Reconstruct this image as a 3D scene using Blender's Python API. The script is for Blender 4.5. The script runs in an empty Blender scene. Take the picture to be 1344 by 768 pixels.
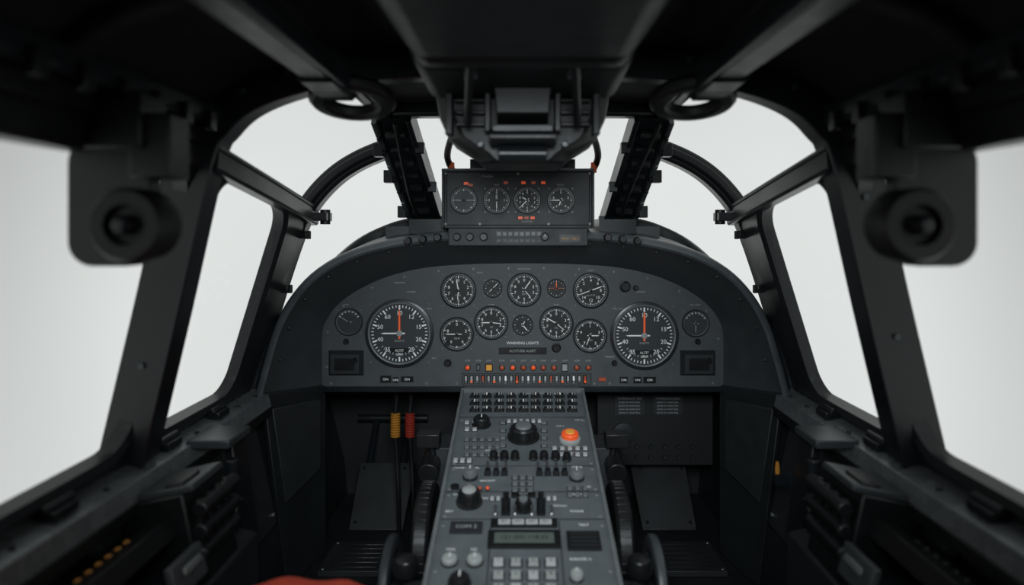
import bpy, bmesh, math, random
from mathutils import Matrix, Vector
random.seed(4)
sc=bpy.context.scene
EZ=0.85; F=900.0; CX=686.0; CY=300.0
def W(px,py,d): return Vector(((px-CX)*d/F,d,EZ-(py-CY)*d/F))
def R(x,y,z): return Vector((x,y,EZ+z))
# ---------------------------------------------------------------- materials
MATS={}
def mat(name,col,rough=.5,metal=0.,emit=0,var=.25,scale=30,bump=.0,spec=.5):
    if name in MATS: return MATS[name]
    m=bpy.data.materials.new(name); m.use_nodes=True
    n=m.node_tree.nodes; l=m.node_tree.links; p=n['Principled BSDF']
    p.inputs['Metallic'].default_value=metal
    p.inputs['Specular IOR Level'].default_value=spec
    tc=n.new('ShaderNodeTexCoord'); nz=n.new('ShaderNodeTexNoise'); nz.inputs['Scale'].default_value=scale
    nz.inputs['Detail'].default_value=6
    l.new(tc.outputs['Object'],nz.inputs['Vector'])
    mx=n.new('ShaderNodeMix'); mx.data_type='RGBA'
    mx.inputs[6].default_value=(*[c*(1-var) for c in col],1); mx.inputs[7].default_value=(*[min(1,c*(1+var)) for c in col],1)
    l.new(nz.outputs['Fac'],mx.inputs[0]); l.new(mx.outputs[2],p.inputs['Base Color'])
    mr=n.new('ShaderNodeMapRange'); mr.inputs[3].default_value=max(.05,rough-.1); mr.inputs[4].default_value=min(1,rough+.12)
    l.new(nz.outputs['Fac'],mr.inputs[0]); l.new(mr.outputs[0],p.inputs['Roughness'])
    if bump>0:
        b=n.new('ShaderNodeBump'); b.inputs['Strength'].default_value=bump; b.inputs['Distance'].default_value=.002
        n2=n.new('ShaderNodeTexNoise'); n2.inputs['Scale'].default_value=400; l.new(tc.outputs['Object'],n2.inputs['Vector'])
        l.new(n2.outputs['Fac'],b.inputs['Height']); l.new(b.outputs[0],p.inputs['Normal'])
    if emit:
        p.inputs['Emission Color'].default_value=(*col,1); p.inputs['Emission Strength'].default_value=emit
    MATS[name]=m; return m
FRAME=mat('painted_frame_metal',(.012,.015,.018),.30,.0,scale=12,bump=.08)
FRAMEL=mat('pale_frame_metal',(.07,.08,.086),.33,.3,scale=40,bump=.1)  # paler tone of the frame metal, for strips, bolts and plates
SILL=mat('sill_metal',(.22,.24,.25),.26,.3,scale=25,bump=.1,var=.35)
HOOD=mat('glareshield_coating',(.060,.068,.073),.38,scale=18,bump=.2,var=.3)
LIPHI=mat('glareshield_lip_highlight',(.12,.135,.145),.32,scale=30,bump=.15,var=.35)  # lighter copy of the coating: lip highlight put into the colour
PANEL=mat('panel_paint',(.078,.088,.095),.5,scale=25,bump=.2,var=.28)
PANELD=mat('panel_dark_paint',(.025,.029,.032),.5,scale=25,bump=.1)
PED=mat('pedestal_paint',(.125,.143,.153),.40,scale=22,bump=.2,var=.28)
FACE=mat('gauge_face_black',(.008,.010,.012),.5,var=.1)
FACEG=mat('gauge_face_grey',(.035,.043,.049),.5,var=.1)
BEZEL=mat('bezel_metal',(.03,.033,.036),.3,.2)
RIM=mat('bezel_highlight_screw',(.26,.28,.29),.4,.2)  # bezel edge highlight put into the colour; screws share this grey
WHITE=mat('marking_white',(.97,.99,.97),.6,var=.02,emit=.06)
GREYM=mat('marking_grey',(.48,.49,.49),.6,var=.05)
ORANGE=mat('marking_orange',(.9,.13,.03),.5,var=.05,emit=.22)
ORLAMP=mat('lamp_orange',(.9,.11,.025),.4,var=.05,emit=.22)
DIMOR=mat('lamp_dim_orange',(.45,.08,.03),.4,var=.05,emit=.10)
AMBER=mat('lamp_amber',(.85,.4,.06),.4,var=.05,emit=.10)
AMBERD=mat('lamp_amber_dim',(.45,.19,.03),.4,var=.05,emit=.05)
BLACK=mat('black_plastic',(.009,.010,.011),.35,bump=.1)
MATTE=mat('black_matte_housing',(.006,.007,.008),.42,bump=.1)
RUBBER=mat('black_rubber',(.006,.006,.007),.5)
KNOBG=mat('knob_grey_plastic',(.16,.175,.18),.4)
KNOBL=mat('knob_light_plastic',(.36,.38,.37),.45)
ROOF=mat('ceiling_lining',(.003,.003,.004),.8,bump=.2)
DARK=mat('footwell_paint',(.012,.014,.015),.6,scale=8,var=.5,bump=.2)
WALL=mat('wall_paint',(.020,.024,.027),.38,scale=8,var=.4,bump=.2)
STEEL=mat('brushed_steel',(.22,.23,.24),.3,.8)
RED=mat('red_fabric',(.62,.06,.025),.85,scale=60,bump=.5)
YEL=mat('yellow_hose',(.5,.22,.03),.5)
REDH=mat('red_hose',(.35,.035,.02),.5)
LCD=mat('lcd_glass',(.10,.125,.11),.2,emit=.06,var=.05)
PLATE=mat('pedal_plate_paint',(.026,.029,.032),.5,scale=15,var=.35,bump=.2)
def glassmat():
    m=bpy.data.materials.new('canopy_acrylic'); m.use_nodes=True
    n=m.node_tree.nodes; l=m.node_tree.links; n.clear()
    o=n.new('ShaderNodeOutputMaterial'); t=n.new('ShaderNodeBsdfTransparent'); t.inputs[0].default_value=(.96,.97,.965,1)
    g=n.new('ShaderNodeBsdfGlossy'); g.inputs['Roughness'].default_value=.03; g.inputs[0].default_value=(.8,.8,.8,1)
    lw=n.new('ShaderNodeLayerWeight'); lw.inputs[0].default_value=.5
    pw=n.new('ShaderNodeMath'); pw.operation='POWER'; pw.inputs[1].default_value=4; l.new(lw.outputs['Facing'],pw.inputs[0])
    ma=n.new('ShaderNodeMath'); ma.operation='MULTIPLY_ADD'; ma.inputs[1].default_value=.25; ma.inputs[2].default_value=.02; l.new(pw.outputs[0],ma.inputs[0])
    mx=n.new('ShaderNodeMixShader'); l.new(ma.outputs[0],mx.inputs[0]); l.new(t.outputs[0],mx.inputs[1]); l.new(g.outputs[0],mx.inputs[2])
    l.new(mx.outputs[0],o.inputs[0]); return m
GLASS=glassmat()
# ---------------------------------------------------------------- builder
TXT={}
def textdata(s):
    if s in TXT: return TXT[s]
    c=bpy.data.curves.new('t','FONT'); c.body=s; c.align_x='CENTER'; c.align_y='CENTER'; c.resolution_u=2; c.size=1
    o=bpy.data.objects.new('t',c); sc.collection.objects.link(o)
    dg=bpy.context.evaluated_depsgraph_get(); me=o.evaluated_get(dg).to_mesh()
    r=([v.co.copy() for v in me.vertices],[list(p.vertices) for p in me.polygons])
    o.evaluated_get(dg).to_mesh_clear(); bpy.data.objects.remove(o); bpy.data.curves.remove(c)
    TXT[s]=r; return r
class B:
    def __init__(s,M=None): s.v=[];s.f=[];s.m=[];s.mats=[]; s.M=M or Matrix()
    def add(s,vs,fs,mt):
        if mt not in s.mats: s.mats.append(mt)
        k=s.mats.index(mt); o=len(s.v)
        s.v+=[s.M@Vector(v) for v in vs]
        for f in fs: s.f.append([i+o for i in f]); s.m.append(k)
        return s
    def box(s,c,sz,mt,Rm=None,top=(1,1)):
        x,y,z=[a/2 for a in sz]; vs=[]
        for dz in(-1,1):
            k=top if dz>0 else(1,1)
            for dx,dy in((-1,-1),(1,-1),(1,1),(-1,1)):
                p=Vector((dx*x*k[0],dy*y*k[1],dz*z))
                if Rm: p=Rm@p
                vs.append(Vector(c)+p)
        return s.add(vs,[[3,2,1,0],[4,5,6,7],[0,1,5,4],[1,2,6,5],[2,3,7,6],[3,0,4,7]],mt)
    def hexa(s,pts,mt):
        return s.add(pts,[[3,2,1,0],[4,5,6,7],[0,1,5,4],[1,2,6,5],[2,3,7,6],[3,0,4,7]],mt)
    def lathe(s,c,prof,mt,ax='z',seg=24,Rm=None):
        vs=[];fs=[];c=Vector(c)
        for r,h in prof:
            for i in range(seg):
                a=2*math.pi*i/seg; p=Vector((r*math.cos(a),r*math.sin(a),h))
                if ax=='x': p=Vector((p.z,p.x,p.y))
                elif ax=='y': p=Vector((p.x,-p.z,p.y))
                if Rm: p=Rm@p
                vs.append(c+p)
        for j in range(len(prof)-1):
            for i in range(seg):
                k=(i+1)%seg; fs.append([j*seg+i,j*seg+k,(j+1)*seg+k,(j+1)*seg+i])
        if prof[-1][0]>1e-6 and getattr(s,'cap',True): fs.append([(len(prof)-1)*seg+i for i in range(seg)])
        return s.add(vs,fs,mt)
    def cyl(s,p0,p1,r,mt,r1=None,seg=14):
        p0=Vector(p0);p1=Vector(p1);d=p1-p0; L=d.length; q=d.to_track_quat('Z','Y').to_matrix()
        r1=r if r1 is None else r1
        vs=[];fs=[]
        for rr,h in((r,0),(r1,L)):
            for i in range(seg):
                a=2*math.pi*i/seg; vs.append(p0+q@Vector((rr*math.cos(a),rr*math.sin(a),h)))
        for i in range(seg):
            k=(i+1)%seg; fs.append([i,k,seg+k,seg+i])
        fs.append(list(range(seg))[::-1]); fs.append(list(range(seg,2*seg)))
        return s.add(vs,fs,mt)
    def tube(s,path,r,mt,seg=10):
        sec=[(r*math.cos(2*math.pi*i/seg),r*math.sin(2*math.pi*i/seg)) for i in range(seg)]
        return s.sweep(path,sec,None,mt)
    def sweep(s,path,sec,b,mt,closed=False):
        path=[Vector(p) for p in path]; n=len(path); vs=[];fs=[];m=len(sec)
        for i,p in enumerate(path):
            if closed: t=path[(i+1)%n]-path[i-1]
            else: t=path[min(n-1,i+1)]-path[max(0,i-1)]
            t.normalize()
            if b is None:
                bb=Vector((0,0,1)) if abs(t.z)<.95 else Vector((0,1,0))
            else: bb=Vector(b)
            nn=bb.cross(t).normalized(); b2=t.cross(nn).normalized()
            for u,w in sec: vs.append(p+nn*u+b2*w)
        for i in range(n if closed else n-1):
            k=(i+1)%n
            for j in range(m):
                q=(j+1)%m; fs.append([i*m+j,i*m+q,k*m+q,k*m+j])
        if not closed: fs.append(list(range(m))[::-1]); fs.append([(n-1)*m+j for j in range(m)])
        return s.add(vs,fs,mt)
    def grid(s,rows,mt):
        n=len(rows[0]); vs=[p for r in rows for p in r]
        fs=[[j*n+i,j*n+i+1,(j+1)*n+i+1,(j+1)*n+i] for j in range(len(rows)-1) for i in range(n-1)]
        return s.add(vs,fs,mt)
    def text(s,t,x,y,size,mt,z=.001,rot=0):
        v,f=textdata(t); c,sn=math.cos(rot),math.sin(rot)
        return s.add([Vector((x+(p.x*c-p.y*sn)*size,y+(p.x*sn+p.y*c)*size,z)) for p in v],f,mt)
    def obj(s,name,parent=None,bevel=0,smooth=35,solid=0):
        me=bpy.data.meshes.new(name); me.from_pydata([tuple(v) for v in s.v],[],s.f)
        for m in s.mats: me.materials.append(m)
        me.polygons.foreach_set('material_index',s.m)
        bm=bmesh.new(); bm.from_mesh(me); bmesh.ops.recalc_face_normals(bm,faces=bm.faces); bm.to_mesh(me); bm.free()
        me.polygons.foreach_set('use_smooth',[True]*len(me.polygons)); me.set_sharp_from_angle(angle=math.radians(smooth))
        o=bpy.data.objects.new(name,me); sc.collection.objects.link(o)
        if solid:
            md=o.modifiers.new('s','SOLIDIFY'); md.thickness=solid; md.offset=0
        if bevel:
            md=o.modifiers.new('b','BEVEL'); md.width=bevel; md.segments=2; md.limit_method='ANGLE'; md.angle_limit=math.radians(40)
        if parent:
            o.parent=parent; o.matrix_parent_inverse=Matrix.Translation(-parent.location)
        return o
def empty(name,loc):
    e=bpy.data.objects.new(name,None); e.location=loc; e.empty_display_size=.05; sc.collection.objects.link(e); return e
def smooth(pts,k=6):
    pts=[Vector(p) for p in pts]; out=[]
    for i in range(len(pts)-1):
        p0=pts[max(0,i-1)];p1=pts[i];p2=pts[i+1];p3=pts[min(len(pts)-1,i+2)]
        for j in range(k):
            t=j/k; out.append(.5*((2*p1)+(p2-p0)*t+(2*p0-5*p1+4*p2-p3)*t*t+(3*p1-p0-3*p2+p3)*t**3))
    out.append(pts[-1]); return out
def resample(pts,n):
    L=[0]
    for a,b in zip(pts,pts[1:]): L.append(L[-1]+(b-a).length)
    out=[]
    for i in range(n):
        t=L[-1]*i/(n-1); j=0
        while j<len(L)-2 and L[j+1]<t: j+=1
        out.append(pts[j].lerp(pts[j+1],(t-L[j])/max(1e-9,L[j+1]-L[j])))
    return out
def rsec(w,d,c=.004):
    w/=2;d/=2
    return [(-w+c,-d),(w-c,-d),(w,-d+c),(w,d-c),(w-c,d),(-w+c,d),(-w,d-c),(-w,-d+c)]
# ---------------------------------------------------------------- gauge / knob helpers (local z = out of surface)
def gauge(b,x,y,r,nums=None,nmaj=10,nmin=4,a0=0,a1=360,hands=(),face=None,lab=None,screws=True,big=False):
    c=(x,y,0); face=face or FACE; b.cap=False
    b.lathe(c,[(r*1.12,0),(r*1.12,.006),(r*1.05,.008),(r*1.01,.008)],BEZEL,seg=40)
    b.lathe(c,[(r*1.02,.0078),(r*1.0,.0088),(r*.975,.0078),(r*.96,.002)],RIM,seg=40)
    b.cap=True
    b.lathe(c,[(r*.97,.0005),(r*.97,.0025)],face,seg=40)
    full=abs(a1-a0)>=359; tot=nmaj*(nmin+1)
    for i in range(tot+(0 if full else 1)):
        a=math.radians(a0+(a1-a0)*i/tot); mj=i%(nmin+1)==0
        ro=r*.92; ri=ro-r*(.15 if mj else .08); w=r*(.026 if mj else .013)
        d=Vector((math.sin(a),math.cos(a),0)); n=Vector((d.y,-d.x,0)); o=Vector((x,y,.0032))
        b.add([o+d*ri-n*w,o+d*ri+n*w,o+d*ro+n*w,o+d*ro-n*w],[[0,1,2,3]],WHITE)
    if nums:
        for i,t in enumerate(nums):
            a=math.radians(a0+(a1-a0)*i/(len(nums) if full else len(nums)-1))
            b.text(t,x+math.sin(a)*r*(.66 if big else .62),y+math.cos(a)*r*(.66 if big else .62),r*(.2 if big else .27),WHITE,.0033)
    if lab: b.text(lab,x,y-r*.3 if not big else y-r*.28,r*(.17 if not big else .11),GREYM,.0033)
    for ang,ln,wd,m in hands:
        a=math.radians(ang); d=Vector((math.sin(a),math.cos(a),0)); n=Vector((d.y,-d.x,0)); o=Vector((x,y,.0045))
        b.add([o-d*r*.18-n*wd*r,o-d*r*.18+n*wd*r,o+d*r*ln*.8+n*wd*r,o+d*r*ln,o+d*r*ln*.8-n*wd*r],[[0,1,2,3,4]],m)
    b.lathe((x,y,0),[(r*.1,.003),(r*.1,.0055),(r*.05,.006)],BLACK if not big else KNOBL,seg=16)
    if screws:
        for dx in(-1,1):
            for dy in(-1,1): screw(b,x+dx*r*.95,y+dy*r*.95,.0022)
def screw(b,x,y,r=.003,z=0,m=None):
    b.lathe((x,y,z),[(r,0),(r,.0008),(r*.7,.0016)],m or RIM,seg=10)
    b.box((x,y,z+.0018),(r*1.3,r*.25,.0003),BLACK)
def knob(b,x,y,r,h,m,skirt=True,line=True,z=0,seg=18):
    if skirt: b.lathe((x,y,z),[(r*1.25,0),(r*1.25,h*.15),(r*1.05,h*.25)],BLACK,seg=24)
    vs=[(r,h*.15),(r*.97,h*.85),(r*.86,h)]
    b.lathe((x,y,z),vs,m,seg=seg)
    for i in range(12):
        a=math.pi*2*i/12; b.box((x+math.cos(a)*r,y+math.sin(a)*r,z+h*.5),(r*.16,r*.16,h*.62),m,Matrix.Rotation(a,3,'Z'))
    if line: b.box((x,y+r*.4,z+h+.0003),(r*.12,r*.8,.0006),WHITE)
def toggle(b,x,y,m=STEEL,h=.014,tilt=.35):
    b.lathe((x,y,0),[(.0045,0),(.0045,.002),(.003,.004)],STEEL,seg=10)
    d=Vector((0,math.sin(tilt),math.cos(tilt)))*h
    b.cyl((x,y,.002),Vector((x,y,.002))+d,.0014,m,.0026,seg=8)
def lamp(b,x,y,r,m,z=0):
    b.lathe((x,y,z),[(r*1.3,0),(r*1.3,.002),(r*1.02,.003)],BEZEL,seg=16)
    b.lathe((x,y,z),[(r,.002),(r*.9,.005),(r*.5,.0068),(0.0001,.0072)],m,seg=16)
def button(b,x,y,sx,sy,m,h=.004,z=0):
    b.box((x,y,z+.0004),(sx*1.25,sy*1.25,.0012),BLACK); b.box((x,y,z+h/2),(sx,sy,h),m,top=(.86,.86))
# ================================================================ SHELL
b=B(); b.box((0,.8,-.02),(1.5,3.1,.04),DARK); 
b.obj('floor')
for s,nm in((-1,'wall_left'),(1,'wall_right')):
    b=B(); ys=[-.72+.1*i for i in range(31)]
    prof=[(.675,-.375),(.66,-.40),(.62,-.56),(.575,-.74),(.565,-.85)]
    b.grid([[R(s*x,y,z) for x,z in prof] for y in ys],WALL)
    for y0,y1 in((1.30,1.42),(1.44,1.60),(.5,.8),(1.0,1.2)):
        b.hexa([R(s*(.655-.012),y0,-.42),R(s*.643,y1,-.42),R(s*.583,y1,-.68),R(s*.583,y0,-.68),R(s*.632,y0+.01,-.42),R(s*.632,y1-.01,-.42),R(s*.572,y1-.01,-.68),R(s*.572,y0+.01,-.68)],PANELD)
        for yy in(y0+.02,y1-.02):
            for zz,xx in((-.44,.627),(-.66,.577)): b.cyl(R(s*xx,yy,zz),R(s*(xx-.004),yy,zz),.004,STEEL,seg=8)
    b.obj(nm,bevel=.003,solid=.006)
b=B(); b.box((0,-.74,.58),(1.5,.04,1.2),DARK); b.obj('wall_back')
# ceiling
near=[(-.648,-.375),(-.59,-.13),(-.533,.12),(-.502,.178),(-.45,.222),(-.36,.255),(-.24,.275),(0,.285)]
nearfull=near+[(-x,z) for x,z in near[-2::-1]]
NB=smooth([R(x,1.14,z) for x,z in nearfull],6)
b=B()
rp=[p for p in NB if p.z>EZ+.115]
b.grid([[Vector((p.x*1.03,y,p.z+.02)) for p in rp] for y in(-.72,-.2,.3,.8,1.16)],ROOF)
sp=[(-.31,.245),(-.28,.275),(0,.29),(.28,.275),(.31,.245)]
b.grid([[R(x,y,z) for x,z in sp] for y in(1.12,1.3,1.5)],ROOF)
b.obj('ceiling',solid=.012)
# ================================================================ CANOPY FRAME
cf=empty('canopy_frame',R(0,1.14,.28))
b=B(); b.sweep(NB,rsec(.062,.06,.006),(0,1,0),FRAME)
b.sweep([p+Vector((0,-.034,0)) for p in NB],rsec(.074,.008,.002),(0,1,0),FRAME)
for i in range(4,len(NB)-4,5): b.cyl(NB[i]+Vector((0,-.036,0)),NB[i]+Vector((0,-.043,0)),.005,FRAMEL,seg=8)
b.obj('main_bow',cf,bevel=.002)
fb=[(-.65,-.375),(-.605,-.2),(-.55,-.03),(-.513,.05),(-.455,.118),(-.385,.165),(-.285,.205)]
for s in(-1,1):
    FB=smooth([R(-s*x,1.64,z) for x,z in fb],6)
    b=B(); b.sweep(FB,rsec(.044,.05,.005),(0,1,0),FRAME); b.sweep([p+Vector((0,-.03,0)) for p in FB],rsec(.02,.012,.003),(0,1,0),FRAME)
    for i in(8,13):
        q=FB[i]; b.box(q+Vector((-s*.022,-.01,-.004)),(.022,.03,.018),FRAME); b.cyl(q+Vector((-s*.034,-.01,.006)),q+Vector((-s*.034,-.01,-.014)),.006,FRAME,seg=10)
    b.obj('windshield_bow',cf,bevel=.002)
    b=B(); pth=[R(s*.512,1.12,.115),R(s*.512,1.4,.072),R(s*.508,1.66,.028)]
    b.sweep(pth,rsec(.03,.042,.004),(0,0,1),FRAME)
    b.sweep([p+Vector((-s*.012,0,.018)) for p in pth],rsec(.012,.010,.002),(0,0,1),FRAMEL)
    b.box(R(s*.485,1.64,.028),(.045,.05,.02),FRAME); b.cyl(R(s*.472,1.64,.045),R(s*.472,1.64,.01),.012,FRAME)
    b.obj('side_longeron',cf,bevel=.003)
    def rr(w,h,r,n=8):
        o=[]
        for cx,cy,a0 in((w-r,h-r,0),(r,h-r,90),(r,r,180),(w-r,r,270)):
            for i in range(n+1):
                a=math.radians(a0+90*i/n); o.append((cx+r*math.cos(a),cy+r*math.sin(a)))
        return o
    def rim(name,q,hole,rad,th=.03):
        wd=(q[1]-q[0]).length; ht=((q[3]-q[0]).length+(q[2]-q[1]).length)/2
        def mp(u,v): return q[0].lerp(q[1],u/wd).lerp(q[3].lerp(q[2],u/wd),v/ht)
        nrm=(q[1]-q[0]).cross(q[3]-q[0]).normalized()
        if nrm.x*s>0: nrm=-nrm
        n=8
        l,r_,bo,to=hole
        inn=[(l+u,bo+v) for u,v in rr(wd-l-r_,ht-bo-to,rad,n)]
        inn2=[(l-.012+u,bo-.012+v) for u,v in rr(wd-l-r_+.024,ht-bo-to+.024,rad+.01,n)]
        out=rr(wd,ht,.001,n)
        bb=B(); m=len(inn)
        rows=[[mp(*p)-nrm*th*.5 for p in out],[mp(*p)-nrm*th*.5 for p in inn],[mp(*p)+nrm*th*.3 for p in inn],[mp(*p)+nrm*th*.5 for p in inn2],[mp(*p)+nrm*th*.35 for p in [(l-.02+u,bo-.02+v) for u,v in rr(wd-l-r_+.04,ht-bo-to+.04,rad+.015,n)]],[mp(*p)+nrm*th*.35 for p in out],[mp(*p)-nrm*th*.5 for p in out]]
        bb.grid([r+[r[0]] for r in rows],FRAME)
        bb.obj(name,cf,smooth=50)
        return mp,wd,ht
    qB=[R(s*.65,1.16,-.375),R(s*.65,1.65,-.375),R(s*.515,1.65,.035),R(s*.522,1.16,.115)]
    rim('side_window_frame',qB,(.02,.15,.02,.02),.05)
    qA=[R(s*.65,.3,-.375),R(s*.65,1.12,-.375),R(s*.533,1.12,.125),R(s*.533,.3,.125)]
    rim('side_window_frame',qA,(.03,.015,.025,.025),.06)
    qA2=[R(s*.65,-.7,-.375),R(s*.65,.3,-.375),R(s*.533,.3,.125),R(s*.533,-.7,.125)]
    rim('side_window_frame',qA2,(.03,.03,.025,.025),.06)
    for k,q in enumerate((qA,qA2,qB)):
        bb=B(); bb.grid([[q[0],q[1]],[q[3],q[2]]],GLASS); bb.obj('window_%d'%(k+1+(0 if s<0 else 6)))
    bb=B(); nb=[p for p in NB if p.x*s>0 and abs(p.x)>.29 and p.z>EZ+.1]
    if nb[0].z>nb[-1].z: nb.reverse()
    ff=[p for p in FB if p.z>EZ+.03]
    bb.grid([resample(nb,12),resample(ff,12)],GLASS); bb.obj('window_%d'%(4+(0 if s<0 else 6)))
    base=smooth([R(s*.65,1.66,-.375),R(s*.565,1.74,-.2),R(s*.455,1.82,-.06),R(s*.355,1.86,0),R(s*.262,1.89,.022)],6)
    bb=B(); bb.grid([resample(FB,16),resample(base,16)],GLASS); bb.obj('window_%d'%(5+(0 if s<0 else 6)))
    bb=B(); bb.sweep(base,rsec(.03,.03,.005),None,FRAME); bb.obj('windshield_base_frame',cf,bevel=.002)
    # windshield post
    p0=R(s*.247,1.87,.0); p1=R(s*.285,1.50,.258); t=(p1-p0).normalized()
    b=B(); b.sweep([p0,p1],rsec(.05,.085,.006),(1,0,0),FRAME)
    xx=Vector((1,0,0)); xx=(xx-t*xx.dot(t)).normalized(); nrm=xx.cross(t).normalized()
    if nrm.y>0: nrm=-nrm
    for o in(-.038,.038): b.sweep([p0+nrm*.026+xx*o,p1+nrm*.026+xx*o],rsec(.022,.012,.002),(1,0,0),FRAMEL if o*s>0 else FRAME)
    for k in range(9):
        q=p0.lerp(p1,.06+k*.105)+nrm*.03
        b.cyl(q-xx*.022,q+xx*.022,.008 if k%2 else .012,FRAME,seg=10)
        b.cyl(q+xx*s*.036,q+xx*s*.036+nrm*.014,.006,STEEL if k%3==0 else FRAME,seg=8)
        if k in(2,5,7): b.box(q+xx*s*.05,(.022,.03,.03),FRAME)
        if k in(1,4,7): b.box(q-xx*s*.045,(.02,.02,.025),FRAME)
    b.tube(smooth([p0+nrm*.045+xx*.012,p0.lerp(p1,.4)+nrm*.05-xx*.01,p1+nrm*.04+xx*.01]),.005,RUBBER,seg=8)
    b.box(p0+Vector((0,-.01,.01)),(.10,.08,.03),FRAME)
    b.obj('windshield_post',cf,bevel=.002)
    b=B(); b.sweep([R(s*.497,-.7,.18),R(s*.497,1.14,.182)],rsec(.03,.035,.005),(0,0,1),FRAME)
    b.sweep([R(s*.54,-.7,.118),R(s*.54,1.12,.118)],rsec(.045,.05,.008),(0,0,1),BLACK)
    b.sweep([R(s*.52,.1,.15),R(s*.52,1.12,.15)],rsec(.02,.03,.003),(0,0,1),BLACK)
    for k in range(9): b.box(R(s*.478,.45+k*.075,.165),(.012,.02,.03),BLACK)
    b.sweep([R(s*.30,1.13,.262),R(s*.30,1.52,.25)],rsec(.03,.03,.004),(0,0,1),FRAME)
    b.obj('roof_rail',cf,bevel=.002)
b=B(); b.sweep([R(-.31,1.5,.268),R(.31,1.5,.268)],rsec(.045,.05,.005),(0,0,1),FRAME); b.obj('windshield_header',cf,bevel=.003)
bb=B(); bb.grid([[R(-.25,1.88,.0),R(.25,1.88,.0)],[R(-.285,1.5,.262),R(.285,1.5,.262)]],GLASS); bb.obj('window_6')
b=B()
for y in(.35,.75):
    b.sweep([Vector((p.x*.995,y,p.z+.006)) for p in rp],rsec(.02,.03,.004),(0,1,0),ROOF)
b.obj('roof_rib',cf,bevel=.002)
# sills
for s,nm in((-1,'trim_1'),(1,'trim_2')):
    b=B(); 
    b.hexa([R(s*.70,-.7,-.40),R(s*.600,-.7,-.43),R(s*.600,1.66,-.43),R(s*.70,1.66,-.40),R(s*.70,-.7,-.375),R(s*.605,-.7,-.395),R(s*.605,1.66,-.395),R(s*.70,1.66,-.375)],SILL)
    b.sweep([R(s*.655,-.7,-.372),R(s*.655,1.66,-.372)],rsec(.022,.022,.004),(0,0,1),FRAME)
    b.hexa([R(s*.603,-.7,-.445),R(s*.597,-.7,-.445),R(s*.597,1.64,-.445),R(s*.603,1.64,-.445),R(s*.603,-.7,-.425),R(s*.597,-.7,-.425),R(s*.597,1.64,-.425),R(s*.603,1.64,-.425)],BLACK)
    for k in range(22):
        y=-.4+k*.095; b.lathe(R(s*.622,y,-.392),[(.005,0),(.005,.003),(.003,.0045)],BLACK,seg=8)
    for y in(1.22,1.42,.93):
        b.box(R(s*.632,y,-.383),(.03,.05,.014),FRAME); b.cyl(R(s*.632,y-.03,-.374),R(s*.632,y+.03,-.374),.008,FRAME)
    b.obj(nm,bevel=.002)
# ================================================================ GLARESHIELD
gs=empty('glareshield',R(0,1.7,-.05))
cr=[(-.628,-.39),(-.603,-.297),(-.579,-.225),(-.543,-.162),(-.493,-.108),(-.425,-.067),(-.335,-.038),(-.227,-.02),(-.1,-.012),(0,-.010)]
pn=[(-.526,-.418),(-.526,-.28),(-.515,-.24),(-.486,-.2),(-.432,-.16),(-.352,-.124),(-.252,-.101),(-.132,-.092),(0,-.09)]
def full(l): return l+[(-x,z) for x,z in l[-2::-1]]
N=81
C=resample(smooth([Vector((x,0,z)) for x,z in full(cr)]),N); Q=resample(smooth([Vector((x,0,z)) for x,z in full(pn)]),N)
def nrm2(P,i):
    t=(P[min(N-1,i+1)]-P[max(0,i-1)]).normalized(); return Vector((-t.z,0,t.x))
rows=[]
for (off,y,lp) in((.010,1.72,0),(.010,1.655,0),(.007,1.63,0),(0,1.618,0),(-.008,1.615,0),(-.013,1.622,0),(-.014,1.635,.02),(-.004,1.67,.3),(0,1.72,.62),(0,1.765,.88),(.0,1.79,.985),(-.004,1.80,1.0)):
    rows.append([Vector((0,y,EZ))+C[i].lerp(Q[i],lp)+nrm2(C,i)*off for i in range(N)])
b=B(); b.grid(rows[:6],LIPHI); b.grid(rows[5:],HOOD); b.obj('hood',gs,smooth=60)
bsf=[(-.65,1.68,-.39),(-.565,1.74,-.215),(-.455,1.82,-.075),(-.355,1.86,-.015),(-.262,1.90,.005),(0,1.93,.01)]
bsf=bsf+[(-x,y,z) for x,y,z in bsf[-2::-1]]
D=resample(smooth([R(*p) for p in bsf]),N)
DE=[Vector((p.x*1.02,2.2,p.z-.13)) for p in D]
b=B(); b.grid([rows[1],[rows[1][i].lerp(D[i],.5)+Vector((0,0,.004)) for i in range(N)],D,DE],HOOD); b.obj('deck',gs,smooth=60)
b=B(); poly=DE+[Vector((.66,2.2,0)),Vector((-.66,2.2,0))]; n=len(poly)
b.add(poly+[p+Vector((0,.03,0)) for p in poly],[list(range(n)),list(range(n,2*n))]+[[i,(i+1)%n,n+(i+1)%n,n+i] for i in range(n)],DARK)
b.obj('wall_front')
b=B()
for i in range(4,N-4,4):
    p=rows[6][i].lerp(rows[7][i],.5); b.lathe(p,[(.004,0),(.004,.003),(.002,.004)],BLACK,ax='y',seg=8)
for s in(-1,1):
    for k in range(3):
        b.lathe(R(s*(.20+.035*k),1.615,-.021-.004*k),[(.010,0),(.010,.006),(.007,.012)],BLACK,ax='y',seg=14)
    b.box(R(s*.23,1.72,.005),(.09,.12,.035),FRAME); b.box(R(s*.31,1.74,-.01),(.06,.08,.03),HOOD)
b.obj('fasteners',gs)
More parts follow.
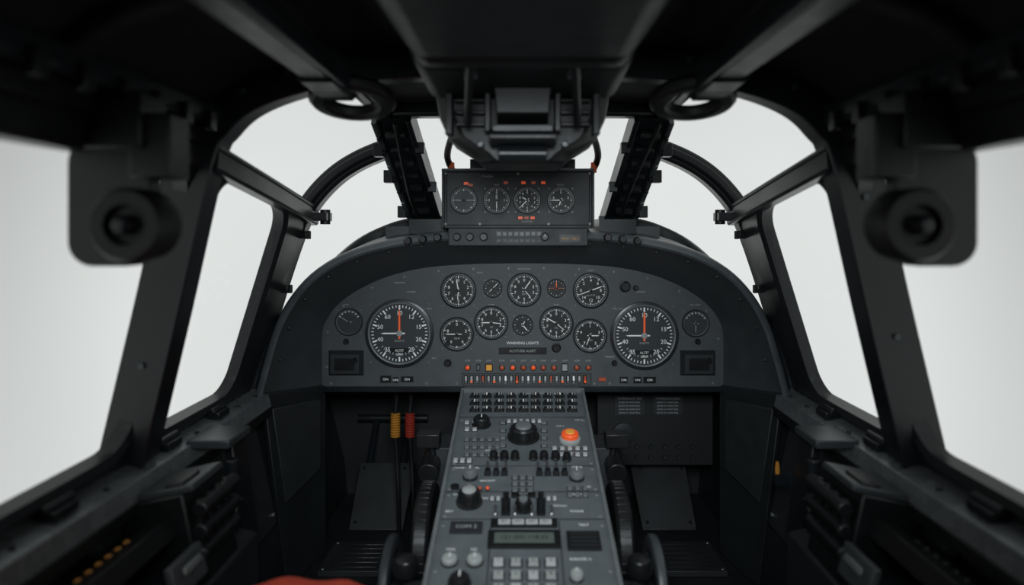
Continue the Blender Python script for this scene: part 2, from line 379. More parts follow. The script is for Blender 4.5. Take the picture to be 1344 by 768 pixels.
for s in(-1,1):
    b=B()
    b.hexa([R(s*.626,1.63,-.39),R(s*.53,1.81,-.41),R(s*.53,1.81,-.85),R(s*.57,1.63,-.85),R(s*.612,1.62,-.39),R(s*.516,1.80,-.41),R(s*.516,1.80,-.85),R(s*.556,1.62,-.85)],WALL)
    b.hexa([R(s*.603,1.64,-.43),R(s*.53,1.775,-.44),R(s*.53,1.775,-.62),R(s*.575,1.65,-.66),R(s*.597,1.635,-.43),R(s*.52,1.77,-.44),R(s*.52,1.77,-.62),R(s*.567,1.645,-.66)],PANELD)
    b.obj('kick_panel',gs,bevel=.003)
# ================================================================ INSTRUMENT PANEL
ip=empty('instrument_panel',R(0,1.8,-.25))
PM=Matrix(((1,0,0,0),(0,0,-1,1.795),(0,1,0,EZ),(0,0,0,1)))
def L(px,py): return ((px-CX)*.002,-(py-CY)*.002)
b=B(); q=[p for p in Q]; vs=[Vector((p.x,1.795,EZ+p.z)) for p in q]; n=len(vs)
b.add(vs+[v+Vector((0,.02,0)) for v in vs],[list(range(n)),list(range(n,2*n))]+[[i,(i+1)%n,n+(i+1)%n,n+i] for i in range(n)],PANEL)
b.obj('panel_plate',ip,smooth=40)
b=B(PM)
x,y=L(686,510); b.box((0,y,.004),(1.06,.014,.012),FRAME)
b.obj('bottom_lip',ip,bevel=.002)
b=B(PM)
N10=['0','1','2','3','4','5','6','7','8','9']
NA=['10','12','15','20','25','30','35','40','50','60']
for cx,cy in((525,437),(845,440)):
    x,y=L(cx,cy)
    gauge(b,x,y,.080,NA,10,4,0,360,[(0,.80,.03,ORANGE),(270,.62,.022,WHITE)],FACEG,None,big=True)
    b.text('KNOTS',x,y-.020,.0075,GREYM,.0033); b.box((x,y-.045,.0033),(.05,.012,.0006),BLACK); b.text('ALTIT',x,y-.045,.009,WHITE,.0040)
    for k in range(13):
        a=math.radians(-50+k*100/12+180); b.box((x+math.sin(a)*.058,y+math.cos(a)*.058+.003,.0034),(.0022,.006,.0006),GREYM,Matrix.Rotation(-a,3,'Z'))
for cx,cy in((459,422),(912,424)):
    x,y=L(cx,cy); gauge(b,x,y,.032,None,6,1,-60,60,[(300 if cx<600 else 180,.8,.025,GREYM),(90,.3,.02,GREYM)],FACEG)
sm=[(602,381,21,N10,(350,.8),(185,.6),'FUEL'),(688,380,20,N10,(35,.75),(140,.6),'RPM'),(775,381,21,['4','6','8','10','12','14','0','2'],(70,.8),(250,.85),'psi X10'),
(600,438,20,['0','2','4','6','8'],(270,.75),(90,.35),'TEMP'),(645,423,20,N10,(270,.7),(95,.7),'VSI'),(730,424,20,N10,(300,.8),(130,.7),'OIL'),(774,440,20,['1','3','5','7','9'],(90,.6),(200,.7),'HYD'),]
for cx,cy,r,nm,h1,h2,lb in sm:
    x,y=L(cx,cy); r*=.002; gauge(b,x,y,r,nm,10,4,0,360,[(h1[0],h1[1],.03,WHITE),(h2[0],h2[1],.022,WHITE)],FACE,lb)
for cx,cy,r,hh in((647,378,11,((45,.8,.04,WHITE),(225,.6,.04,WHITE))),(730,378,11,((0,.85,.05,ORANGE),(90,.85,.04,DIMOR),(270,.85,.04,DIMOR))),(686,426,12,((140,.8,.05,WHITE),(30,.5,.04,WHITE)))):
    x,y=L(cx,cy); gauge(b,x,y,r*.002,None,8,1,0,360,hh)
b.obj('flight_gauges',ip)
b=B(PM)
for cx,cy,r in((820,376,6),(834,378,3),(730,456,5),(588,450,3),(588,476,4),(806,476,3),(455,448,3),(915,448,3)):
    x,y=L(cx,cy); knob(b,x,y,r*.002,.012,BLACK,line=False)
x,y=L(686,460); b.box((x,y,.002),(.125,.017,.004),BLACK); b.text('ALTITUDE ALERT',x,y,.009,GREYM,.0045)
x,y=L(686,450); b.text('WARNING LIGHTS',x,y,.010,WHITE,.001)
for t,cx,cy in(('COURSE',540,383),('HEADING',525,371),('ENGINE',840,383),('NO 1 INV',560,405),('FUEL QTY',810,405),('PRESS',630,358),('FLIGHT DIR',688,353),('FLAPS',775,355),('GEAR',645,400),('TRIM',730,400),('ATT',570,470),('MARKER',800,468),('STBY',455,400),('DC VOLT',912,400)):
    x,y=L(cx,cy); b.text(t,x,y,.0065,GREYM,.001)
cols=[ORLAMP,None,AMBER,DIMOR,ORLAMP,DIMOR,ORLAMP,DIMOR,DIMOR,None,DIMOR,DIMOR]
for i,cx in enumerate((614,628,642,659,673,687,700,713,727,741,757,772)):
    x,y=L(cx,482)
    if i==2: button(b,x,y,.016,.016,AMBER)
    elif i==9: button(b,x,y,.014,.018,KNOBL)
    elif cols[i]: lamp(b,x,y,.0062,cols[i])
    else: button(b,x,y,.008,.014,KNOBG)
    b.text('LOW',x,y+.018,.006,GREYM,.001)
for i in range(22):
    cx=612+i*7.4; x,y=L(cx,497); b.box((x,y,.002),(.0105,.022,.004),BLACK)
    m=[ORANGE,WHITE,DIMOR,GREYM][(i*7)%4] if i%3 else DIMOR
    b.box((x,y,.005),(.005,.018,.006),m if i%2 else GREYM); b.box((x,y-.005,.009),(.006,.005,.004),ORANGE if i%4==1 else STEEL)
x,y=L(691,497)
for a in(-1,1): b.box((x+a*.168,y,.002),(.003,.03,.004),FRAMEL); b.box((x,y+a*.015,.002),(.336,.002,.004),FRAMEL)
for cx,cy,w,h in((507,497,14,9),(520,498,7,7),(535,497,16,7),(818,498,10,8),(836,498,10,8),(852,498,16,8)):
    x,y=L(cx,cy); b.box((x,y,.002),(w*.002,h*.002,.004),BLACK); b.text('ON',x,y,.009,WHITE,.0045)
x,y=L(790,497); b.box((x,y,.003),(.018,.008,.006),DIMOR)
for cx,w in((455,46),(915,46)):
    x,y=L(cx,476); b.box((x,y,.008),(w*.002,.066,.016),PANELD,top=(.8,.75)); b.box((x,y,.018),(w*.0011,.03,.006),BLACK)
    knob(b,x+.026,y+.01,.006,.01,BLACK,z=.016,line=False)
for i in range(3,N-3,5):
    p=Q[i]*1; v=nrm2(Q,i); screw(b,p.x-v.x*.014,p.z-v.z*.014,.0035)
for cx in(435,560,600,780,800,935): 
    x,y=L(cx,503); screw(b,x,y,.0035)
b.obj('panel_controls',ip)
# ================================================================ STANDBY INSTRUMENT BOX
sb=empty('standby_gauge_box',R(0,1.65,.07))
k=1.6/900; SM=Matrix(((1,0,0,0),(0,0,-1,1.60),(0,1,0,EZ),(0,0,0,1)))
def S(px,py): return ((px-CX)*k,-(py-CY)*k)
b=B(SM); x,y=S(680,261); b.box((x,y,-.08),(.35,.138,.16),PANELD)
b.box((x,y,.001),(.335,.125,.004),PANELD)
b.box((x,y+.067,.004),(.355,.006,.014),FRAMEL); b.box((x-.174,y,.004),(.006,.138,.014),FRAME); b.box((x+.174,y,.004),(.006,.138,.014),FRAME)
b.obj('housing',sb,bevel=.002)
b=B(SM); x,y=S(680,311); b.box((x,y,-.02),(.325,.042,.05),PANELD); b.obj('annunciator_strip',sb,bevel=.002)
b=B(SM@Matrix.Translation((0,0,.0035)))
for i,(cx,hh) in enumerate(((609,((270,.8,.03,GREYM),(90,.8,.03,GREYM))),(652,((0,.5,.08,GREYM),(180,.7,.03,WHITE))),(692,((225,.8,.04,WHITE),(300,.5,.04,WHITE))),(736,((270,.8,.04,WHITE),(200,.5,.04,WHITE))))):
    x,y=S(cx,263); gauge(b,x,y,.0285,[None,['0','1','2','3'],N10,['0','2','4','6','8']][i],8,3,0,360,hh,FACE if i else FACEG,['','%','OIL','PSI'][i] or None,screws=i>0)
for cx,cy,m in((612,241,ORLAMP),(618,243,DIMOR),(664,240,DIMOR),(687,240,ORLAMP),(700,240,DIMOR),(713,240,ORLAMP),(683,286,ORLAMP),(691,286,DIMOR),(699,286,ORLAMP)):
    x,y=S(cx,cy); b.box((x,y,.001),(.010,.006,.003),m)
for cx,cy in((585,228),(774,228),(585,294),(774,294),(680,228),(630,294),(720,294)):
    x,y=S(cx,cy); screw(b,x,y,.0035)
for t,cx,cy in(('ATT',606,247),('NAV',652,243),('STANDBY',640,232),('PITOT',736,243),('CAUTION',692,291)):
    x,y=S(cx,cy); b.text(t,x,y,.006,GREYM,.001)
b.M=SM@Matrix.Translation((0,0,.005))
for i in range(8):
    x,y=S(655+i*7.5,307); button(b,x,y,.009,.009,KNOBG); x,y=S(655+i*7.5,316); button(b,x,y,.009,.007,BLACK)
x,y=S(748,313); b.box((x,y,.001),(.05,.018,.003),BLACK); b.text('NAV 108.5',x,y,.009,AMBERD,.003)
for cx in(600,617,635): x,y=S(cx,311); knob(b,x,y,.008,.01,BLACK,line=False)
x,y=S(715,311); knob(b,x,y,.008,.01,BLACK)
b.obj('gauges',sb)
b=B()
for s in(-1,1):
    b.tube(smooth([R(s*.165,1.68,.13),R(s*.18,1.64,.17),R(s*.155,1.5,.2),R(s*.125,1.35,.2)]),.008,RUBBER)
    b.cyl(R(s*.172,1.66,.135),R(s*.172,1.66,.16),.007,DIMOR)
    b.box(R(s*.1,1.66,.15),(.05,.06,.03),FRAME)
b.sweep([R(0,1.68,.145),R(0,1.36,.2)],rsec(.02,.16,.004),(1,0,0),FRAME)
b.obj('mount_and_cables',sb,bevel=.001)
# ================================================================ OVERHEAD CONSOLE
oc=empty('overhead_console',R(0,1.0,.25))
b=B()
def lb(b,y0,y1,x0,x1,z0a,z1a,z0b,z1b,m,xt0=None,xt1=None):
    xt0=xt0 or x0; xt1=xt1 or x1
    b.hexa([R(-x0,y0,z0a),R(x0,y0,z0a),R(x1,y1,z0b),R(-x1,y1,z0b),R(-xt0,y0,z1a),R(xt0,y0,z1a),R(xt1,y1,z1b),R(-xt1,y1,z1b)],m)
lb(b,.45,.92,.145,.140,.232,.30,.226,.30,MATTE,.20,.195)
lb(b,.93,.99,.14,.145,.228,.30,.228,.30,MATTE,.185,.185)
lb(b,1.0,1.17,.155,.155,.236,.30,.218,.30,MATTE,.185,.18)
b.obj('upper_housing',oc,bevel=.016)
b=B()
secs=[(.28,.155),(.235,.152),(.19,.144),(.155,.128),(.13,.088),(.112,.070)]
vs=[];fs=[]
for z,hx in secs:
    y0,y1=1.165,1.34; c=.025
    vs+=[R(-hx+c,y0,z),R(hx-c,y0,z),R(hx,y0+c,z),R(hx,y1,z),R(-hx,y1,z),R(-hx,y0+c,z)]
for j in range(len(secs)-1):
    for i in range(6): k2=(i+1)%6; fs.append([j*6+i,j*6+k2,(j+1)*6+k2,(j+1)*6+i])
fs+=[list(range(6)),[30+i for i in range(6)]]
b.add(vs,fs,MATTE)
b.obj('lower_housing',oc,bevel=.005)
b=B()
lb(b,1.10,1.17,.042,.042,.185,.27,.165,.27,BLACK,.05,.05)
b.box(R(0,1.14,.155),(.10,.05,.03),FRAME); b.cyl(R(-.055,1.125,.15),R(.055,1.125,.15),.014,BLACK); b.cyl(R(-.04,1.12,.122),R(.04,1.12,.122),.013,FRAME)
for s in(-1,1):
    for i in range(4): b.box(R(s*.088,1.155,.175+.020*i),(.05,.012,.007),BLACK)
    b.box(R(s*.122,1.145,.21),(.012,.03,.11),BLACK); b.box(R(s*.058,1.145,.21),(.01,.03,.10),BLACK)
    b.cyl(R(s*.075,.985,.250),R(s*.075,.92,.247),.012,FRAME); b.cyl(R(s*.075,.98,.235),R(s*.09,1.12,.17),.006,BLACK)
    b.cyl(R(s*.07,1.15,.14),R(s*.07,1.135,.14),.006,FRAMEL)
    b.cyl(R(s*.077,1.02,.222),R(s*.077,1.02,.24),.010,FRAMEL)
b.obj('latch_mechanism',oc,bevel=.002)
for s in(-1,1):
    e=empty('overhead_grab_handle',R(s*.3,.8,.235))
    b=B(); b.sweep([R(s*.3,.2,.24),R(s*.3,1.08,.24)],rsec(.056,.044,.010),(0,0,1),BLACK)
    b.sweep([R(s*.272,.2,.226),R(s*.272,1.08,.226)],rsec(.008,.02,.002),(0,0,1),FRAME)
    b.sweep([R(s*.3,1.0,.24),R(s*.3,1.12,.235)],rsec(.066,.054,.010),(0,0,1),FRAME)
    b.obj('channel',e,bevel=.002)
    b=B(); ring=[R(s*.278+.055*math.cos(a),1.12+.045*math.sin(a),.212-.016*math.sin(a)) for a in[2*math.pi*i/28 for i in range(28)]]
    b.sweep(ring,rsec(.030,.024,.006),(0,0,1),RUBBER,closed=True); b.box(R(s*.3,1.075,.225),(.05,.03,.03),FRAME)
    b.obj('pull_ring',e,bevel=.001)
for s in(-1,1):
    e=empty('canopy_roller_latch',R(s*.485,.82,.03))
    b=B()
    out=[]
    w,h=.05,.078; cxx,czz=s*.502,.032
    for cx,cz,a0 in((w-.03,h-.03,0),(-w+.03,h-.03,90),(-w+.03,-h+.03,180),(w-.03,-h+.03,270)):
        for i in range(7):
            a=math.radians(a0+15*i); out.append((cxx+cx+.03*math.cos(a),czz+cz+.03*math.sin(a)))
    n=len(out); vs=[R(x,.83,z) for x,z in out]+[R(x,.86,z) for x,z in out]
    b.add(vs,[list(range(n)),list(range(n,2*n))]+[[i,(i+1)%n,n+(i+1)%n,n+i] for i in range(n)],BLACK)
    b.box(R(s*.50,.84,.13),(.09,.05,.07),BLACK); b.box(R(s*.45,.85,.10),(.05,.05,.08),BLACK)
    b.obj('plate',e,bevel=.003)
    b=B(); c=R(s*.452,.83,.004)
    b.lathe(c,[(.018,-.0),(.036,0),(.043,.006),(.043,.048),(.039,.054),(.024,.054),(.022,.042),(.012,.042),(.011,.056),(.008,.060)],RUBBER,ax='y',seg=32)
    b.lathe(c,[(.010,.049),(.010,.062),(.006,.065)],FRAME,ax='y',seg=6)
    b.obj('roller',e)
# ================================================================ PEDESTAL
cp=empty('center_pedestal',R(0,1.3,-.6))
al=math.atan(.2154); ca=math.cos(al)
PD=Matrix.Translation(R(0,1.7,-.406))@Matrix.Rotation(al,4,'X')
def P(px,py):
    d=.7722/((py-300)/900+.2154); return ((px-CX)*d/900,(d-1.7)/ca)
def sc_(py): return .7722/((py-300)/900+.2154)/900
b=B(); wd=.152
def zt(y): return -.406-(1.7-y)*.2154
b.hexa([R(-wd,.8,-.85),R(wd,.8,-.85),R(wd,1.7,-.85),R(-wd,1.7,-.85),R(-wd,.8,zt(.8)),R(wd,.8,zt(.8)),R(wd,1.7,zt(1.7)),R(-wd,1.7,zt(1.7))],PED)
b.box(R(0,1.745,-.63),(wd*2,.09,.44),PED)
b.obj('pedestal_body',cp,bevel=.004)
b=B(PD)
for s in(-1,1): b.box((s*.149,-.46,.003),(.007,.92,.010),KNOBG)
b.box((0,.003,.003),(.305,.008,.012),KNOBG)
for py in(548,612,646,682): 
    x,y=P(686,py); b.box((0,y,.0006),(.288,.0018,.0012),BLACK)
for px in(642,737):
    x,y=P(px,725); b.box((x,y,.0006),(.0018,.16,.0012),BLACK)
b.obj('edge_trim',cp,bevel=.001)
b=B(PD)
for c in range(9):
    for r in range(3):
        x,y=P(623+c*16,521+r*9); button(b,x,y,.019,.0016*9,BLACK,.008); b.box((x,y,.0088),(.003,.011,.0012),WHITE if (c+r)%2 else GREYM)
        if c%2==0: b.box((x+.006,y,.0086),(.002,.012,.001),GREYM)
        else: b.box((x-.006,y,.0086),(.002,.008,.001),GREYM)
for c in range(8):
    x,y=P(622+c*18,518); b.text('BUS',x,y+.004,.006,WHITE,.0012)
def grid(px0,py0,nx,ny,dx,dy,sx,sy,m,h=.005,txt=None):
    for r in range(ny):
        for c in range(nx):
            x,y=P(px0+c*dx,py0+r*dy); kk=sc_(py0+r*dy); button(b,x,y,sx*kk,sy*kk*1.6,m,h)
            if txt: b.text(txt,x,y,sy*kk*.9,WHITE,h+.0004)
grid(613,578,5,3,10,10,6,4,KNOBG)
grid(613,556,2,2,10,9,6,4,GREYM)
grid(660,556,1,4,0,10,7,4,KNOBG); grid(714,556,1,4,0,10,7,4,KNOBG)
grid(728,590,5,2,10,8,6,4,GREYM)
grid(668,548+6,6,1,8,10,5,4,GREYM)
for px,py,r,h,m in((632,558,10,.02,BLACK),(687,574,17,.026,BLACK),(617,627,8,.02,KNOBG),(757,628,8,.018,KNOBG),(616,660,14,.026,BLACK),(662,602,5,.016,BLACK),(648,602,5,.016,BLACK),(676,602,5,.016,BLACK),(700,602,5,.016,BLACK),(714,602,5,.016,BLACK),(729,602,5,.016,BLACK),(744,604,5,.016,BLACK)):
    x,y=P(px,py); knob(b,x,y,r*sc_(py),h,m,line=r>6)
x,y=P(616,660); b.lathe((x,y,.024),[(.013,0),(.013,.004),(.010,.006)],KNOBL,seg=20)
x,y=P(687,574); b.lathe((x,y,.026),[(.018,0),(.016,.005),(.012,.006)],KNOBG,seg=20)
x,y=P(748,578); b.lathe((x,y,0),[(.023,0),(.023,.006),(.020,.009)],KNOBL,seg=28); b.lathe((x,y,0),[(.0185,.008),(.0185,.016),(.016,.019),(.0001,.020)],ORLAMP,seg=28); b.lathe((x,y,.0195),[(.010,0),(.009,.002)],AMBER,seg=20)
grid(640,622,3,1,11,10,7,6,BLACK,.01); grid(708,622,4,1,11,10,7,6,BLACK,.01)
grid(676,628,3,3,10,8,7,5,KNOBG)
for px in(640,652,664,706,718,730,742): x,y=P(px,616); toggle(b,x,y)
grid(597,640,1,1,1,1,9,6,BLACK); grid(748,642,3,2,10,9,6,5,KNOBG); grid(598,606,3,1,9,9,6,5,GREYM)
for px,py in((640,643),(630,643)): x,y=P(px,py); lamp(b,x,y,.0035,ORLAMP if px==640 else DIMOR)
# switch / knob cluster
for px in(664,710):
    for py in(662,674):
        x,y=P(px,py); b.box((x,y,.004),(.016,.016,.008),BLACK); b.cyl((x,y,.006),(x,y+.004,.022),.0035,BLACK,.006,seg=12)
x,y=P(687,668); knob(b,x,y,.014,.018,BLACK); b.lathe((x,y,.017),[(.008,0),(.008,.006),(.006,.007)],KNOBG,seg=16)
for px in(650,676,698,724): x,y=P(px,675); toggle(b,x,y)
grid(646,656,2,1,8,8,5,4,GREYM); grid(720,656,2,1,8,8,5,4,GREYM)
x,y=P(687,652); b.box((x,y,.003),(.045,.010,.006),BLACK); b.text('ENG',x,y,.008,GREYM,.0065)
x,y=P(688,688); b.box((x,y,.002),(.115,.022,.004),BLACK)
for i in range(4):
    x,y=P(662+i*18,688); b.box((x,y,.0045),(.021,.013,.002),GREYM); b.text('SET',x,y,.008,BLACK,.006)
x,y=P(688,710); b.box((x,y,.003),(.122,.042,.006),BLACK); b.box((x,y,.0062),(.100,.026,.001),LCD); b.text('121.500 118.25',x,y,.013,BLACK,.0072)
x,y=P(612,694); b.box((x,y,.002),(.056,.03,.004),PANELD); b.text('COM 2',x,y,.012,GREYM,.0045)
x,y=P(766,712); b.box((x,y,.003),(.056,.044,.006),BLACK)
for i in range(4): b.box((x,y-.015+i*.010,.0065),(.045,.002,.001),PANELD)
for px in(590,623): x,y=P(px,738); knob(b,x,y,.0115,.010,KNOBL)
for px,py in((603,768),(585,800)): x,y=P(px,py); knob(b,x,y,.015,.016,BLACK)
for r in range(5):
    for c in range(4):
        py=740+r*17; x,y=P(654+c*23+(0),py); button(b,x,y,.017,.015,KNOBL if (r+c)%3 else GREYM,.006); b.text('123456789*0#ABCDEFGH'[r*4+c],x,y,.009,BLACK,.0068)
x,y=P(757,760); knob(b,x,y,.009,.014,KNOBL)
for t,px,py in(('COMM PANEL',612,615),('XPDR',757,614),('IFF',640,592),('ANT',747,596),('OFF',600,650),('ON',636,655),('VOL',592,722),('SQ',622,722),('TEST',766,690),('TRIM',757,650),('PITCH',735,665),('BRT',590,672),('MODE',757,672),('DIM',770,640),('CH 1',735,560),('CH 2',760,552),('BRIGHT',640,632),('RADAR 2',762,735)):
    x,y=P(px,py); b.text(t,x,y,.0085,WHITE,.0012)
for py in(552,608,616,642,650,678,690,750):
    for px in(0,1):
        x=(-.138 if px==0 else .138); _,y=P(686,py); screw(b,x,y,.0032)
b.obj('control_surface',cp)
for s in(-1,1):
    b=B(); c=R(s*.19,1.36,-.625)
    b.lathe(c,[(.03,-.014),(.095,-.014),(.112,-.016),(.117,-.010),(.117,.010),(.112,.016),(.095,.014),(.03,.014),(.0001,.016)],BLACK,ax='x',seg=48)
    for i in range(48):
        a=2*math.pi*i/48; b.box(c+Vector((0,math.cos(a)*.1165,math.sin(a)*.1165)),(.022,.004,.004),BLACK,Matrix.Rotation(a,3,'X'))
    b.box(R(s*.17,1.36,-.72),(.04,.2,.26),PANELD)
    b.cap=False
    b.lathe(R(s*.235,1.22,-.64),[(.062,-.008),(.078,-.010),(.088,-.007),(.090,0),(.088,.007),(.078,.010),(.062,.008),(.062,-.008)],HOOD if s>0 else PANELD,ax='x',seg=48)
    b.cap=True
    for i in range(4):
        a=math.pi*i/4+.4; d=Vector((0,math.cos(a),math.sin(a)))*.066; b.cyl(R(s*.235,1.22,-.64)-d,R(s*.235,1.22,-.64)+d,.006,FRAME,seg=8)
    b.cyl(R(s*.15,1.22,-.64),R(s*.25,1.22,-.64),.014,FRAME)
    b.obj('trim_wheel',cp,bevel=.001)
    b=B(); c=R(s*.198,1.16,-.572)
    b.cyl(R(s*.19,1.26,-.78),c,.009,STEEL); b.lathe(c,[(.012,-.02),(.020,-.014),(.022,0),(.019,.014),(.010,.019)],BLACK,seg=20)
    b.cyl(R(s*.175,1.52,-.62),R(s*.2,1.5,-.47),.008,BLACK); b.box(R(s*.205,1.5,-.46),(.05,.04,.03),BLACK)
    b.box(R(s*.18,1.55,-.55),(.05,.10,.14),PANELD)
    b.cyl(R(s*.20,1.62,-.5),R(s*.20,1.45,-.52),.022,BLACK)
    b.obj('throttle_lever',cp,bevel=.002)
# ================================================================ FOOTWELL
for s in(-1,1):
    e=empty('rudder_pedal',R(s*.41,1.95,-.78))
    b=B(); 
    b.hexa([R(s*.335,1.92,-.85),R(s*.485,1.92,-.85),R(s*.485,2.06,-.71),R(s*.32,2.06,-.71),R(s*.335,1.91,-.84),R(s*.485,1.91,-.84),R(s*.485,2.05,-.70),R(s*.32,2.05,-.70)],PLATE)
    for t in(.1,.9):
        for xo in(.35,.47): b.lathe(R(s*xo,1.91+.14*t,-.838+.14*t),[(.005,0),(.005,.003),(.003,.004)],FRAME,ax='y',seg=8)
    b.obj('tread_plate',e,bevel=.003)
    b=B(); b.cyl(R(s*.36,2.05,-.72),R(s*.36,2.17,-.6),.01,FRAME); b.cyl(R(s*.46,2.05,-.72),R(s*.46,2.17,-.6),.01,FRAME); b.cyl(R(s*.3,2.17,-.6),R(s*.52,2.17,-.6),.012,FRAME)
    b.obj('pedal_arm',e)
    b=B(); b.box(R(s*.42,1.75,-.842),(.16,.16,.014),PLATE)
    for dx in(-.07,.07):
        for dy in(-.07,.07): b.lathe(R(s*.42+dx,1.75+dy,-.836),[(.005,0),(.005,.003),(.003,.004)],STEEL,seg=8)
    for i in range(6): b.box(R(s*.42,1.69+.024*i,-.834),(.12,.004,.003),FRAME)
    b.obj('floor_mat',bevel=.003)
for px,m,nm in((519,YEL,'yellow_coil_hose'),(538,REDH,'red_coil_hose')):
    e=empty(nm,W(px,558,1.87)); b=B(); c=W(px,558,1.87); pr=[]
    for i in range(10): pr+=[(.0105,-.033+i*.0066),(.0140,-.0297+i*.0066)]
    b.lathe(c,pr+[(.0105,.033)],m,seg=18); b.obj('coil',e)
    b=B(); b.tube(smooth([c+Vector((0,0,.03)),c+Vector((.003,0,.07)),c+Vector((.005,-.01,.13))]),.007,RUBBER); b.tube(smooth([c-Vector((0,0,.03)),c+Vector((.005,0,-.1)),c+Vector((.01,-.01,-.18)),c+Vector((.01,0,-.30))]),.006,RUBBER)
    b.obj('hose',e)
e=empty('circuit_breaker_panel',R(.36,2.0,-.5)); b=B(Matrix(((1,0,0,0),(0,0,-1,1.97),(0,1,0,EZ),(0,0,0,1))))
kk=1.97/900
def T(px,py): return ((px-CX)*kk,-(py-CY)*kk)
x,y=T(860,560); b.box((x,y,-.02),(.33,.22,.04),DARK)
for cx in(826,876):
    x,y=T(cx,532); b.box((x,y,.002),(.085,.055,.004),PLATE)
    for i in range(5): b.text('WARNING DC BUS' if i==0 else 'press to reset fuse',x,y+.02-i*.01,.008,GREYM,.0046)
for r in range(2):
    for c in range(7):
        x,y=T(800+c*18,586+r*14); b.lathe((x,y,0),[(.007,0),(.007,.006),(.005,.01)],PANELD,seg=10)
x,y=T(818,568); b.lathe((x,y,0),[(.03,0),(.03,.01),(.02,.012)],PANELD)
b.obj('breaker_board',e,bevel=.001)
b=B()
random.seed(7)
for i in range(7):
    x=-.51+i*.018; b.tube(smooth([R(x,1.85,-.42),R(x+random.uniform(-.01,.01),1.98,-.45+random.uniform(-.02,.02)),R(x+random.uniform(-.01,.01),2.1,-.49),R(x,2.19,-.53)]),.006,RUBBER,seg=8)
b.obj('cable_bundle')
# ================================================================ SIDE CONSOLES
for s in(-1,1):
    e=empty('side_console',R(s*.56,1.0,-.6))
    b=B(); b.hexa([R(s*.56,.4,-.85),R(s*.48,.4,-.85),R(s*.48,1.27,-.85),R(s*.56,1.27,-.85),R(s*.62,.4,-.53),R(s*.49,.4,-.56),R(s*.49,1.27,-.56),R(s*.62,1.27,-.53)],WALL)
    b.obj('cabinet',e,bevel=.006)
    b=B(); Rm=Matrix.Rotation(s*.35,3,'Y')
    b.box(R(s*.58,.93,-.475),(.09,.26,.03),BLACK,Rm); 
    for i in range(7): b.lathe(R(s*.578,.87+i*.022,-.462),[(.0055,0),(.0055,.004),(.003,.006)],AMBERD if s<0 else BLACK,seg=10)
    for i in range(6): b.box(R(s*.55,.85+i*.028,-.472),(.012,.014,.012),PANELD,Rm)
    b.obj('lamp_strip',e,bevel=.001)
    b=B()
    b.box(R(s*.56,1.13,-.50),(.10,.14,.16),BLACK,Matrix.Rotation(s*.2,3,'Y')); b.box(R(s*.555,1.12,-.412),(.085,.11,.012),FRAMEL,Matrix.Rotation(s*.2,3,'Y'))
    b.box(R(s*.545,1.10,-.404),(.03,.06,.01),BLACK,Matrix.Rotation(s*.2,3,'Y'))
    for i in range(4): b.box(R(s*.508,1.08+i*.03,-.47),(.012,.014,.09),BLACK)
    for i in range(3): b.cyl(R(s*.505,1.07,-.44-i*.035),R(s*.505,1.2,-.44-i*.035),.013,MATTE if i%2 else BLACK)
    b.box(R(s*.49,1.0,-.50),(.012,.09,.05),HOOD,Matrix.Rotation(s*.25,3,'Y')); b.box(R(s*.482,1.0,-.49),(.006,.05,.012),KNOBG,Matrix.Rotation(s*.25,3,'Y'))
    b.obj('power_unit',e,bevel=.004)
    b=B(); b.box(R(s*.575,1.30,-.395),(.08,.10,.016),FRAMEL); b.box(R(s*.545,1.33,-.5),(.016,.06,.2),FRAME,Matrix.Rotation(s*.15,3,'Y')); b.box(R(s*.55,1.30,-.62),(.05,.05,.06),BLACK)
    b.cyl(R(s*.53,1.25,-.42),R(s*.53,1.25,-.6),.012,FRAME); b.cyl(R(s*.50,1.22,-.50),R(s*.58,1.22,-.5),.02,BLACK)
    b.obj('arm_bracket',e,bevel=.003)
b=B(); b.lathe(R(.52,1.40,-.49),[(.004,-.02),(.005,0),(.003,.014)],YEL,seg=10); b.box(R(.527,1.4,-.51),(.03,.02,.02),FRAME); b.obj('safety_pin',e)
# seat
se=empty('pilot_seat',R(-.31,.8,-.6))
b=B(); b.box(R(-.31,.76,-.73),(.28,.5,.24),BLACK); b.obj('seat_base',se,bevel=.02)
b=B(); rows2=[]
for j in range(17):
    v=-1+2*j/16; row=[]
    for i in range(25):
        u=-1+2*i/24; h=.110*(1-abs(u)**3.2)**.5*(1-abs(v)**5)**.5
        row.append(R(-.315+u*.13,.80+v*.25,-.60+h+.004*math.sin(9*u)*math.cos(5*v)))
    rows2.append(row)
b.grid(rows2,RED); b.obj('seat_cushion',se,smooth=80)
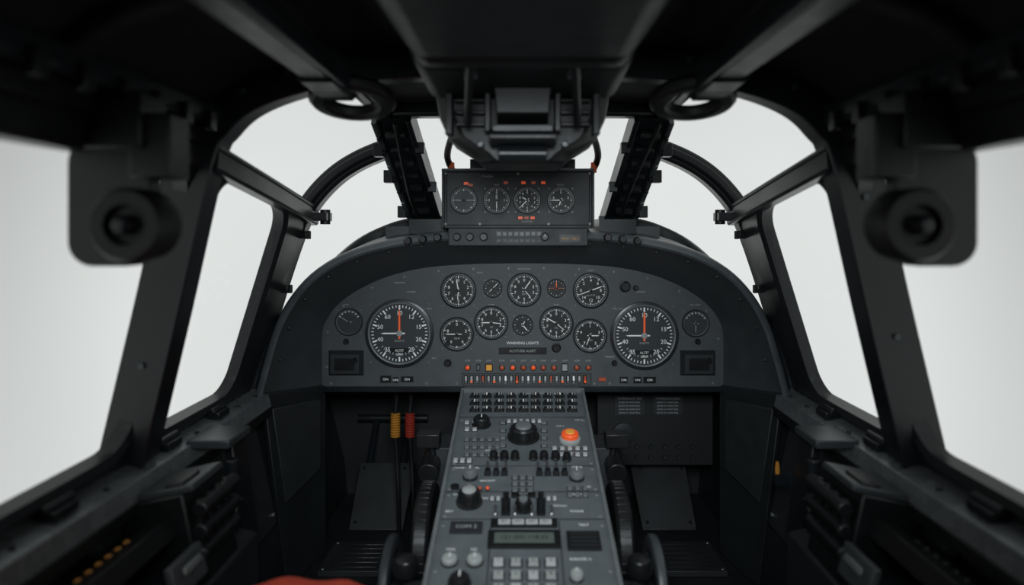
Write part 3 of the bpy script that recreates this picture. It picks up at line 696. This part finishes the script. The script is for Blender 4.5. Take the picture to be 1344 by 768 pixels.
# ================================================================ WORLD & LIGHT
w=bpy.data.worlds.new('overcast_sky'); sc.world=w; w.use_nodes=True
n=w.node_tree.nodes; l=w.node_tree.links; bg=n['Background']
tc=n.new('ShaderNodeTexCoord'); sx=n.new('ShaderNodeSeparateXYZ'); l.new(tc.outputs['Generated'],sx.inputs[0])
r1=n.new('ShaderNodeMapRange'); r1.interpolation_type='SMOOTHSTEP'
r1.inputs[1].default_value=.74; r1.inputs[2].default_value=.94; r1.inputs[3].default_value=.47; r1.inputs[4].default_value=.82; l.new(sx.outputs['Y'],r1.inputs[0])
mz=n.new('ShaderNodeMath'); mz.operation='MULTIPLY_ADD'; mz.inputs[1].default_value=-.50; l.new(sx.outputs['Z'],mz.inputs[0]); l.new(r1.outputs[0],mz.inputs[2])
cl=n.new('ShaderNodeClamp'); cl.inputs[1].default_value=.42; cl.inputs[2].default_value=.78; l.new(mz.outputs[0],cl.inputs[0])
nz=n.new('ShaderNodeTexNoise'); nz.inputs['Scale'].default_value=1.6; nz.inputs['Detail'].default_value=3; l.new(tc.outputs['Generated'],nz.inputs[0])
ad=n.new('ShaderNodeMath'); ad.operation='MULTIPLY_ADD'; ad.inputs[1].default_value=.10; l.new(nz.outputs['Fac'],ad.inputs[0]); l.new(cl.outputs[0],ad.inputs[2])
cm=n.new('ShaderNodeCombineColor'); 
for i,f in enumerate((.975,1.0,.985)):
    mm=n.new('ShaderNodeMath'); mm.operation='MULTIPLY'; mm.inputs[1].default_value=f; l.new(ad.outputs[0],mm.inputs[0]); l.new(mm.outputs[0],cm.inputs[i])
l.new(cm.outputs[0],bg.inputs[0]); bg.inputs[1].default_value=1.0
ld=bpy.data.lights.new('cabin_fill_light','AREA'); ld.energy=1.9; ld.size=.3; ld.color=(.88,.96,1); ld.spread=math.radians(60)  # added fill lamp, out of view, brightens panel and pedestal
lo=bpy.data.objects.new('cabin_fill_light',ld); lo.location=R(0,.1,.19); lo.rotation_euler=(math.radians(66),0,0); sc.collection.objects.link(lo)
sc.view_settings.view_transform='Standard'
# ================================================================ CAMERA
cam=bpy.data.cameras.new('camera'); co=bpy.data.objects.new('camera',cam); sc.collection.objects.link(co)
co.location=(0,0,EZ); co.rotation_euler=(math.pi/2,0,0); cam.sensor_width=36; cam.lens=36*F/1344
cam.shift_x=-14/1344; cam.shift_y=-84/1344; cam.clip_start=.02
cam.dof.use_dof=True; cam.dof.focus_distance=1.72; cam.dof.aperture_fstop=1.6
sc.camera=co
